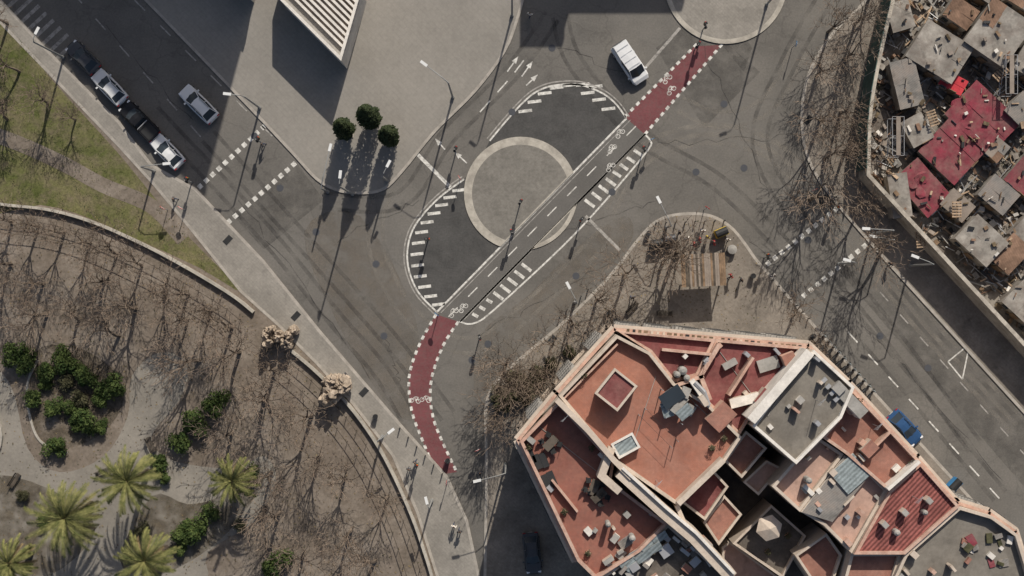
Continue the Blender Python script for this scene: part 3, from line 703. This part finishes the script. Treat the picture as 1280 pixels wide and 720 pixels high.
for k in range(2,15):
    o0=k*6.4
    a0=(350+nx*o0,ny*o0); b0=(a0[0]+dx*100,a0[1]+dy*100)
    a1=(350+nx*(o0+3.2),ny*(o0+3.2)); b1=(a1[0]+dx*100,a1[1]+dy*100)
    q=clip(clip(pv,a0,b0,-1),a1,b1,1)
    if len(q)>2: g.prism(WL(q,5),4.6,5.0+k*.02,'white','white')
    q=clip(clip(pv,a1,b1,-1),(350+nx*(o0+6.4),ny*(o0+6.4)),(350+nx*(o0+6.4)+dx*100,ny*(o0+6.4)+dy*100),1)
    if len(q)>2: g.prism(WL(q,5),4.6,4.75,'stepb','stepb')
g.band(ccw(P),0,.3,4.6,5.4,'white',True)
g.build('stepped_pavilion')
block('small_pavilion',[(270,-60),(296,-14),(318,4),(330,-60)],3.5,'white','conc')
# ---------------------------------------------------------------- demolition site (right)
g=MB(); sitep=[(1128,-60),(1095,60),(1078,140),(1076,222),(1285,448),(1600,790),(1600,-200),(1180,-200)]
g.prism(WL(sitep),.1,.5,'conc','site'); g.build('ground')
g=MB(); P=WL(smooth([(1128,-80),(1095,50),(1078,140),(1075,222)],4)+[(1285,450),(1600,795)]) ; g.band(P,-.2,.2,.1,3.6,'wallw')
g.build('site_wall')
g=MB(); P=WL(smooth([(1122,-80),(1090,50),(1073,140),(1070,215)],4)); g.band(P,-.04,.04,.1,4.6,'teal')
for q,d in resample(P,2.2): g.tube([(q.x,q.y,.1),(q.x,q.y,4.8)],[.06,.06],'metal',5)
g.build('hoarding_fence')
def shack(px,py,w,d,h,rot,top,wall='slab',pitch=.05):
    g=MB(); n=max(2,int(w/1.4))
    g.box((0,0,h/2),(w*.96,d*.96,h),0,wall)
    for i in range(n):
        for j in range(2):
            m=top if R.random()<.88 else R.choice(['slab','sheet','rust'])
            g.box((-w/2+w*(i+.5)/n,(-.25+.5*j)*d,h+.15+(j-.5)*pitch*d*.5+R.uniform(-.02,.03)),(w/n+.06,d*.51,.05),R.uniform(-.02,.02),m,None,(pitch+R.uniform(-.02,.02),R.uniform(-.03,.03)))
    g.box((w*.1,-d/2-.02,1.0),(.9,.06,2.0),0,'wood'); g.box((-w*.3,-d/2-.02,1.5),(.7,.06,.7),0,'glass')
    for k in range(int(w*d*.55)):
        g.box((R.uniform(-w/2,w/2)*.95,R.uniform(-d/2,d/2)*.95,h+.3+pitch*d*.3),(R.uniform(.15,.8),R.uniform(.06,.4),R.uniform(.05,.22)),R.uniform(0,3),R.choice(['wood','woodp','slab','rust','dark','stepb','white','litter']),None,(R.uniform(-.2,.2),R.uniform(-.2,.2)))
    return g.build('shack',loc=W(px,py,.5),rot=rot)
for a in ((1165,70,5.6,4.4,2.6,-.55,'slab'),(1235,48,5.0,5.4,3.2,-.6,'slab'),(1282,80,3.5,3.6,2.6,-.5,'slab'),(1126,108,2.6,5.0,2.2,.25,'sheet'),(1192,22,3,2.4,2.4,-.6,'rust'),
          (1222,150,6.4,4.8,1.6,-.75,'tarpm'),(1185,190,5.0,5.2,1.4,.82,'tarpm'),(1148,236,3.4,5.4,1.4,.75,'tarpm'),(1282,222,4.0,4.2,1.6,-.7,'tarpm'),(1216,302,4.4,3.4,2.8,-.75,'slab'),(1118,246,2.0,4.6,2.0,.15,'slab'),
          (1186,106,2.6,1.7,1.4,-.5,'tarpr'),(1254,318,2.6,3.6,2.2,-.75,'rust'),(1272,378,3.6,3.2,2.2,-.75,'slab'),(1268,140,2.8,2.6,2.2,.8,'sheet'),(1118,25,2.4,3,2.2,.3,'slab'),(1240,245,3.4,2.8,2.0,-.7,'sheet'),
          (1276,2,4,3,2.6,-.55,'slab'),(1225,-8,3,2.4,2.3,-.6,'sheet'),(1140,165,2.4,3.0,1.8,.5,'slab'),(1190,258,3.0,2.2,1.8,-.7,'stepb'),(1240,190,1.6,2.2,1.6,-.7,'stepb'),(1280,290,3,3.4,2,-.75,'slab'),(1360,150,9,12,4,.3,'slab'),(1380,360,10,9,4,.6,'rust')):
    shack(*a[:6],a[6])
g=MB()
sp=[(1105,20),(1090,140),(1088,215),(1290,430),(1330,430),(1330,-20),(1130,-20)]
for _ in range(2600):
    px,py=R.uniform(1085,1330),R.uniform(-20,440)
    if not inside(px,py,sp): continue
    t=R.random(); rot=R.choice([.785,-.785,-.6])+R.gauss(0,.25); zz=.55+R.uniform(0,.6)
    c=W(px,py,zz)
    if t<.3: g.box(c,(R.uniform(.5,2.2),R.uniform(.06,.16),.06),rot,R.choice(['wood','woodp','stepb','rust','conc','wooddk']),None,(R.uniform(-.2,.2),R.uniform(-.2,.2)))
    elif t<.9: g.box(c,(R.uniform(.12,.8),R.uniform(.12,.6),R.uniform(.06,.5)),rot,R.choice(['slab','slab','sheet','dark','rust','white','conc','stepb','wood','litter','darkroof','darkroof']),None,(R.uniform(-.4,.4),R.uniform(-.4,.4)))
    elif t<.95: g.tube([c,c+Vector((math.cos(rot),math.sin(rot),.1))*R.uniform(1,3)],[.05,.05],'metal',5)
    else: leaves(g,tuple(c),.4,14,'leafo',.11)
for _ in range(14):
    px,py=R.choice([(1180,215),(1225,150),(1150,240),(1270,215)]); px+=R.uniform(-28,28); py+=R.uniform(-28,28); c=W(px,py,2.2)
    n=7; rr=R.uniform(.4,.9); g.face([c+Vector((rr*R.uniform(.6,1.2)*math.cos(6.28*k/n),rr*R.uniform(.5,1.1)*math.sin(6.28*k/n),R.uniform(-.15,.15))) for k in range(n)],'tarpm')
g.build('debris_pile')
def pallet(px,py,rot):
    g=MB()
    for k in range(6): g.box((0,-.75+k*.3,.3),(1.0,.14,.04),0,'woodp')
    for k in (-.4,0,.4): g.box((k,0,.22),(.1,1.7,.1),0,'wood')
    g.build('wooden_pallet',loc=W(px,py,2.7),rot=rot)
for p in ((1195,262),(1165,148),(1250,92),(1150,300)): pallet(*p,R.uniform(0,3))
g=MB()
for px,py in ((1248,100),(1110,175)):
    c=W(px,py,.5)
    for a in (-.6,.6):
        for b in (-2.0,0,2.0): g.tube([c+Vector((a,b,0)),c+Vector((a,b,4))],[.04,.04],'rust',4)
        g.tube([c+Vector((a,-2,2)),c+Vector((a,2,4))],[.03,.03],'metal',4)
    for zz in (2,4):
        for a in (-.6,.6): g.tube([c+Vector((a,-2,zz)),c+Vector((a,2,zz))],[.03,.03],'metal',4)
        for b in (-2,0,2): g.tube([c+Vector((-.6,b,zz)),c+Vector((.6,b,zz))],[.03,.03],'metal',4)
    g.box(c+Vector((0,0,4.05)),(.45,4,.05),0,'stepb')
g.build('scaffolding')
# ---------------------------------------------------------------- vehicles
def car(color,L=4.4,Wd=1.8,Ht=1.46,kind='car'):
    g=MB()
    hw=Wd/2; hl=L/2
    if kind=='van': st=[(-hl,.86,.35,1.0),(-hl+.08,.97,.25,1.05),(hl-1.1,1,.25,1.05),(hl-.35,.95,.25,.95),(hl-.02,.8,.35,.72)]
    else: st=[(-hl,.80,.40,.72),(-hl+.12,.92,.28,.88),(-hl+.6,.98,.22,.93),(0,1,.2,.95),(hl-1.1,.97,.22,.90),(hl-.35,.90,.25,.76),(hl-.05,.70,.38,.60)]
    rings=[]
    for x,w,zb,zt in st:
        w*=hw; rings.append([(x,-w*.92,zb),(x,-w,zb+.2),(x,-w,zt-.12),(x,-w*.88,zt),(x,-w*.45,zt+.03),(x,w*.45,zt+.03),(x,w*.88,zt),(x,w,zt-.12),(x,w,zb+.2),(x,w*.92,zb)])
    v=[p for r in rings for p in r]; n=10; f=[]
    for i in range(len(rings)-1):
        for k in range(n): f.append((i*n+k,i*n+(k+1)%n,(i+1)*n+(k+1)%n,(i+1)*n+k))
    f.append(tuple(range(n))); f.append(tuple((len(rings)-1)*n+k for k in range(n))[::-1])
    g.mesh(v,f,color)
    if kind=='van': b0,b1,t0,t1,bz=-hl+.03,hl-.75,-hl+.15,hl-1.55,1.05
    elif kind=='pickup': b0,b1,t0,t1,bz=-.5,hl-1.15,-.3,hl-1.9,.95
    else: b0,b1,t0,t1,bz=-hl+.35,hl-1.15,-hl+.95,hl-2.0,.93
    wb,wt=hw*.88,hw*.70 if kind!='van' else hw*.82
    lo=[(b0,-wb*.9,bz),((b0+b1)/2,-wb,bz),(b1-.1,-wb*.9,bz),(b1+.1,0,bz),(b1-.1,wb*.9,bz),((b0+b1)/2,wb,bz),(b0,wb*.9,bz)]
    up=[(t0,-wt*.92,Ht-.06),((t0+t1)/2,-wt,Ht),(t1,-wt*.92,Ht-.06),(t1+.06,0,Ht-.03),(t1,wt*.92,Ht-.06),((t0+t1)/2,wt,Ht),(t0,wt*.92,Ht-.06)]
    for i in range(7):
        j=(i+1)%7; solid = kind=='van' and i in (0,5,6)
        g.face([lo[i],lo[j],up[j],up[i]],color if solid else 'glass')
        pth=[Vector(lo[i])+Vector((0,0,.01)),Vector(up[i])]
        if i!=3: g.tube(pth,[.05,.045],color,4)
    c0=((t0+t1)/2,0,Ht+.05)
    for i in range(7): g.face([up[i],up[(i+1)%7],c0],color)
    if kind=='car':
        for s_ in (-1,1): g.box(((t0+t1)/2,s_*wt*.86,Ht+.06),((t1-t0)*.8,.04,.05),0,'dark')
    if kind=='pickup':
        g.box((-hl+.95,0,.99),(1.6,Wd*.72,.03),0,'dark')
        for s_ in (-1,1): g.box((-hl+.95,s_*hw*.82,1.03),(1.8,.1,.12),0,color)
        g.box((-hl+.1,0,1.03),(.1,Wd*.8,.12),0,color); g.box((-.7,0,1.35),(.08,Wd*.75,.06),0,'metal')
    if kind=='van':
        for k in range(4): g.box((-hl+.7+k*.75,0,Ht+.05),(.05,wt*1.7,.02),0,'carsilver')
        g.box((-hl-.01,0,1.3),(.04,Wd*.66,.4),0,'glass')
    for sx in (-hl+.85,hl-.85):
        for sy in (-1,1):
            g.tube([(sx,sy*(hw-.2),.33),(sx,sy*(hw+.015),.33)],[.33,.33],'rubberw',14); g.tube([(sx,sy*(hw),.33),(sx,sy*(hw+.03),.33)],[.2,.18],'metal',10)
    for sy in (-1,1):
        g.box((b1-.25,sy*(hw+.08),1.0),(.16,.22,.14),0,color)
        g.box((hl-.22,sy*hw*.68,.66),(.22,.32,.13),.25*-sy,'headl'); g.box((-hl+.03,sy*hw*.72,.75),(.08,.3,.16),0,'taill')
        g.box((.1,sy*(hw+.005),.8),(.14,.02,.03),0,'dark'); g.box((.05,sy*(hw+.002),.55),(.015,.01,.6),0,'dark')
    g.box((hl-.03,0,.5),(.08,.8,.18),0,'dark'); g.box((-hl-.01,0,.55),(.03,.5,.12),0,'white')
    g.box((hl-1.2,0,.945),(.12,Wd*.7,.02),0,'dark')
    return g.data('car')
def place_car(px,py,dx,dy,color,kind='car',L=4.4,Wd=1.8,Ht=1.46,name='parked_car'):
    o=put(car(color,L,Wd,Ht,kind),name,W(px,py),math.atan2(-dy,dx))
    b=o.modifiers.new('b','BEVEL'); b.width=.03; b.segments=2; b.limit_method='ANGLE'; b.angle_limit=.6
    return o
place_car(250,131,-1,-1,'carwhite',L=4.7,Ht=1.6,name='car')
place_car(139,110,-1,-1.05,'carwhite',L=4.3,name='car')
place_car(106,73,-1,-1,'cargrey',L=4.0,name='car')
place_car(176,152,-1,-1.02,'black',kind='pickup',L=4.9,Wd=1.85,Ht=1.7,name='pickup_truck')
place_car(211,190,-1,-1.05,'carwhite',L=4.1,name='car')
place_car(787,80,.55,.83,'carwhite',kind='van',L=4.7,Wd=2.0,Ht=2.0,name='van')
place_car(1129,534,1,1.07,'carblue',L=4.2)
place_car(665,690,0.1,1,'cargrey')
place_car(610,790,0.1,1,'carwhite')
def scooter():
    g=MB()
    for x in (-.6,.6): g.tube([(x,-.05,.25),(x,.05,.25)],[.25,.25],'rubberw',12)
    g.tube([(-.65,0,.55),(-.2,0,.62),(.1,0,.35),(.4,0,.4),(.5,0,.9)],[.16,.17,.1,.1,.07],'black',8)
    g.tube([(-.6,0,.75),(-.05,0,.78)],[.14,.12],'dark',8); g.tube([(.5,-.33,1.0),(.48,0,.96),(.5,.33,1.0)],[.025,.03,.025],'metal',5)
    g.box((-.75,0,.95),(.35,.35,.3),0,'dark'); g.box((.58,0,.95),(.06,.3,.3),0,'panel')
    return g.data('parked_scooter')
sc_=scooter()
for k in range(11): put(sc_,'parked_scooter',W(1024+k*6.2,424+k*6.9,KH),.75+R.uniform(-.1,.1))
# ---------------------------------------------------------------- street furniture
def lamp(px,py,h,hx,hy,name='street_lamp'):
    g=MB(); b=W(px,py,0); e=W(hx,hy,h); dx=e-b; dx.z=0
    g.tube([(0,0,0),(0,0,.5)],[.2,.18],'pole',8); g.tube([(0,0,.5),(0,0,h*.55),(0,0,h-.6)],[.12,.1,.075],'pole',8)
    L=dx.length; u=dx.normalized() if L>.1 else Vector((1,0,0))
    g.tube([Vector((0,0,h-.6)),u*L*.3+Vector((0,0,h-.1)),u*L+Vector((0,0,h))],[.06,.05,.04],'pole',6)
    rot=math.atan2(u.y,u.x)
    g.box(u*(L+.3)+Vector((0,0,h)),(.8,.28,.12),rot,'lampw'); g.box(u*(L+.3)+Vector((0,0,h-.08)),(.6,.2,.04),rot,'panel')
    g.build(name,loc=b+Vector((0,0,KH)))
for a in ((80,72,10,45,42),(325,135,9.5,288,118),(566,122,11.5,533,82),(640,20,12,637,-12),(958,6,11.5,975,-20),(193,214,6,205,205),(441,243,12,425,222),(410,240,6,412,188),
          (1137,332,9,1147,322),(1102,302,5.5,1094,296),(718,378,7,712,360),(832,285,6,825,253),(478,545,6,486,541),(632,580,8,600,600),(484,226,6,484,208),(1090,292,9,1086,286),(540,625,6,534,629),(1048,330,8,1062,326)):
    lamp(*a)
def signal(px,py,rot,h=3.4):
    g=MB(); g.tube([(0,0,0),(0,0,h)],[.07,.06],'pole',8)
    zc=h-.45
    g.box((.16,0,zc),(.24,.3,.95),0,'dark')
    for k,m in enumerate(('redp','yellow','leaf')): g.tube([(.28,0,zc+.3-k*.3),(.36,0,zc+.3-k*.3)],[.1,.12],m,10)
    g.box((-.14,0,2.2),(.2,.26,.5),0,'dark'); g.build('traffic_light',loc=W(px,py,.02),rot=rot)
for a in ((327,178,.8),(803,190,2.2),(650,255,1),(868,62,1),(878,38,2),(640,292,2),(570,190,1),(1042,258,4),(955,322,2),(535,300,0),(240,228,1),(522,580,1),(726,275,4),(600,420,5)): signal(*a)
def sign(px,py,rot,m='redp'):
    g=MB(); g.tube([(0,0,0),(0,0,2.9)],[.04,.04],'metal',6); g.tube([(.05,0,2.55),(.08,0,2.55)],[.32,.32],m,16); g.tube([(.08,0,2.55),(.09,0,2.55)],[.24,.24],'lampw',16)
    g.build('traffic_sign',loc=W(px,py,.05),rot=rot)
for a in ((575,225,.5),(812,178,2,'blue'),(548,392,4,'blue'),(880,262,1),(560,600,3),(1012,240,2),(990,60,3,'blue'),(210,262,1),(232,262,1),(598,560,2)): sign(*a)
def bench(px,py,rot):
    g=MB()
    for k in range(4): g.box((0,-.18+k*.12,.45),(1.7,.09,.04),0,'wooddk')
    for k in range(3): g.box((0,.27+k*.02,.6+k*.13),(1.7,.03,.09),0,'wooddk')
    for x in (-.7,.7): g.box((x,0,.22),(.06,.45,.42),0,'dark'); g.box((x,.27,.6),(.05,.05,.6),0,'dark')
    g.build('park_bench',loc=W(px,py,KH),rot=rot)
for a in ((905,330,1.2),(790,385,.8),(830,392,0),(130,590,.4),(190,555,2),(330,640,1),(20,600,1)): bench(*a)
def bin_(px,py):
    g=MB(); g.tube([(0,0,.1),(0,0,.85),(0,0,.95)],[.22,.27,.28],'dark',12); g.tube([(-.3,0,0),(-.3,0,1.1)],[.03,.03],'metal',5); g.build('litter_bin',loc=W(px,py,KH))
for p in ((810,292),(940,345),(560,575),(470,520),(760,390),(1015,420)): bin_(*p)
g=MB()
for a,b,n in (((965,350),(1010,398),7),((1010,205),(1050,255),7),((820,279),(905,276),8),((700,395),(735,362),5),((500,535),(553,592),6)):
    for k in range(n):
        t=k/(n-1); p=W(a[0]+(b[0]-a[0])*t,a[1]+(b[1]-a[1])*t,KH); g.tube([p,p+Vector((0,0,.9))],[.07,.07],'dark',8)
g.build('bollards')
g=MB()
w_,d_,h_=4.6,3.4,3.1
for a in (-w_/2+.2,0,w_/2-.2):
    for b in (-d_/2+.2,d_/2-.2): g.tube([(a,b,0),(a,b,h_)],[.09,.08],'dark',6)
for b in (-d_/2+.2,0,d_/2-.2): g.box((0,b,h_+.08),(w_,.12,.16),0,'wood')
for k in range(21): g.box((-w_/2+.1+k*.22,0,h_+.2),(.2,d_,.05),0,R.choice(['wood','stepb','stepb','wooddk']))
g.box((0,-.6,.45),(3.2,.5,.08),0,'wood'); g.box((-1.2,-.6,.22),(.1,.4,.42),0,'dark'); g.box((1.2,-.6,.22),(.1,.4,.42),0,'dark')
g.build('added_canopy',loc=W(874,338,KH),rot=.05)  # added canopy, sized so its shadow makes the dark patch by the bare tree
def container(px,py,rot,m):
    g=MB(); g.box((0,0,.75),(1.3,.9,1.1),0,m); g.tube([(-.65,0,1.25),(.65,0,1.25)],[.42,.42],'dark' if m!='dark' else 'cargrey',10)
    for x in (-.5,.5): g.tube([(x,-.38,.12),(x,.38,.12)],[.1,.1],'rubberw',8)
    g.build('recycling_bin',loc=W(px,py,KH),rot=rot,bevel=.04)
for a in ((835,299,.1,'dark'),(1190,604,.8,'blue'),(900,291,.4,'yellow'),(820,305,.1,'cargrey')): container(*a)
g=MB(); c=W(914,312,KH); g.tube([c,c+Vector((0,0,.8)),c+Vector((0,0,.9))],[.5,.5,.1],'conc',14); g.build('round_planter')
# ---------------------------------------------------------------- people
def person(name,coat,walk=True,seed=0):
    st=.28 if walk else .06
    V=[(0,0,.95),(0,0,1.15),(0,0,1.38),(0,0,1.50),(.01,0,1.62),(.01,0,1.74),
       (0,.19,1.42),(-.12*walk,.25,1.14),(.0+.1*walk,.26,.90),
       (0,-.19,1.42),(.10*walk,-.25,1.14),(.24*walk,-.24,.92),
       (0,.1,.9),(st*.55,.1,.5),(st*.7,.1,.09),(st*.7+.16,.1,.05),
       (0,-.1,.9),(-st*.2,-.1,.5),(-st,-.1,.12),(-st+.14,-.1,.05)]
    E=[(0,1),(1,2),(2,3),(3,4),(4,5),(2,6),(6,7),(7,8),(2,9),(9,10),(10,11),(0,12),(12,13),(13,14),(14,15),(0,16),(16,17),(17,18),(18,19)]
    rad=[.15,.15,.17,.06,.1,.085,.075,.05,.038,.075,.05,.038,.1,.065,.045,.04,.1,.065,.045,.04]
    me=bpy.data.meshes.new(name); me.from_pydata(V,E,[]); o=bpy.data.objects.new(name,me); scene.collection.objects.link(o)
    o.modifiers.new('s','SKIN'); sv=me.skin_vertices[0].data
    for i,q in enumerate(rad): sv[i].radius=(q,q)
    sv[0].use_root=True
    ss=o.modifiers.new('u','SUBSURF'); ss.levels=1; ss.render_levels=1
    dg=bpy.context.evaluated_depsgraph_get(); nm=bpy.data.meshes.new_from_object(o.evaluated_get(dg)); bpy.data.objects.remove(o)
    for m in (coat,'jean','skin','hair'): nm.materials.append(M[m])
    for p in nm.polygons:
        c=p.center; p.use_smooth=True
        if c.z<.92 and abs(c.y)<.2: p.material_index=1 if c.z>.1 else 3
        elif c.z>1.5: p.material_index=3 if (c.z>1.68 or c.x<-.02) else 2
        elif abs(c.y)>.2 and c.z<.96: p.material_index=2
        else: p.material_index=0
    return nm
PE=[person('person',c,w,i) for i,(c,w) in enumerate((('coat',True),('coatr',True),('coaty',False),('white',True),('coat',False)))]
ppl=[(883,297,2),(873,300,1),(866,306,1),(858,299,3),(891,304,1),(848,291,4),(908,300,3),(877,289,3),(912,345,1),(432,468,0),(520,577,0),(568,656,3),(575,662,0),(512,585,4),(600,590,0),(965,345,3),(1035,255,0),(925,350,4),(790,372,0),(220,250,0),(1110,330,0),(330,182,0),(662,20,3)]
for i,(px,py,k) in enumerate(ppl):
    put(PE[k],'person',W(px,py,KH if i<len(ppl)-2 else 0),R.uniform(0,6.28),1.0)
g=MB()
for _ in range(6500):
    if R.random()<.75: px,py=R.uniform(-20,540),R.uniform(260,730); ok=inside(px,py,park)
    else: px,py=R.uniform(606,960),R.uniform(270,520); ok=inside(px,py,bp)
    if ok:
        c=W(px,py,.14); a=R.uniform(0,6.28); s_=R.uniform(.04,.12); u=Vector((math.cos(a),math.sin(a),0))*s_; w=Vector((-u.y,u.x,0))*.6
        g.face([c-u,c-w,c+u,c+w],R.choice(['litter','palmdry','barkd','litter','leafo']))
g.build('fallen_leaves')
# ---------------------------------------------------------------- light & camera
el=math.radians(40); az=math.atan2(.26,.97)
d=Vector((math.sin(az)*math.cos(el),math.cos(az)*math.cos(el),math.sin(el)))
sl=bpy.data.lights.new('sun','SUN'); sl.energy=4.5; sl.angle=math.radians(.5); sl.color=(1,.94,.85)
so=bpy.data.objects.new('sun',sl); scene.collection.objects.link(so); so.rotation_euler=(-d).to_track_quat('-Z','Y').to_euler(); so.location=(30,80,90)
w=bpy.data.worlds.new('World'); scene.world=w; w.use_nodes=True; nt=w.node_tree
sky=nt.nodes.new('ShaderNodeTexSky'); sky.sky_type='NISHITA'; sky.sun_disc=False; sky.sun_elevation=el; sky.sun_rotation=az
sky.dust_density=3.0
nt.links.new(sky.outputs[0],nt.nodes['Background'].inputs['Color']); nt.nodes['Background'].inputs['Strength'].default_value=.088
cam=bpy.data.cameras.new('camera'); co=bpy.data.objects.new('camera',cam); scene.collection.objects.link(co)
co.location=(0,0,H); cam.sensor_width=36; cam.lens=18/((640*S)/H); cam.clip_end=5000; scene.camera=co
scene.view_settings.view_transform='Standard'; scene.view_settings.look='None'; scene.view_settings.exposure=0
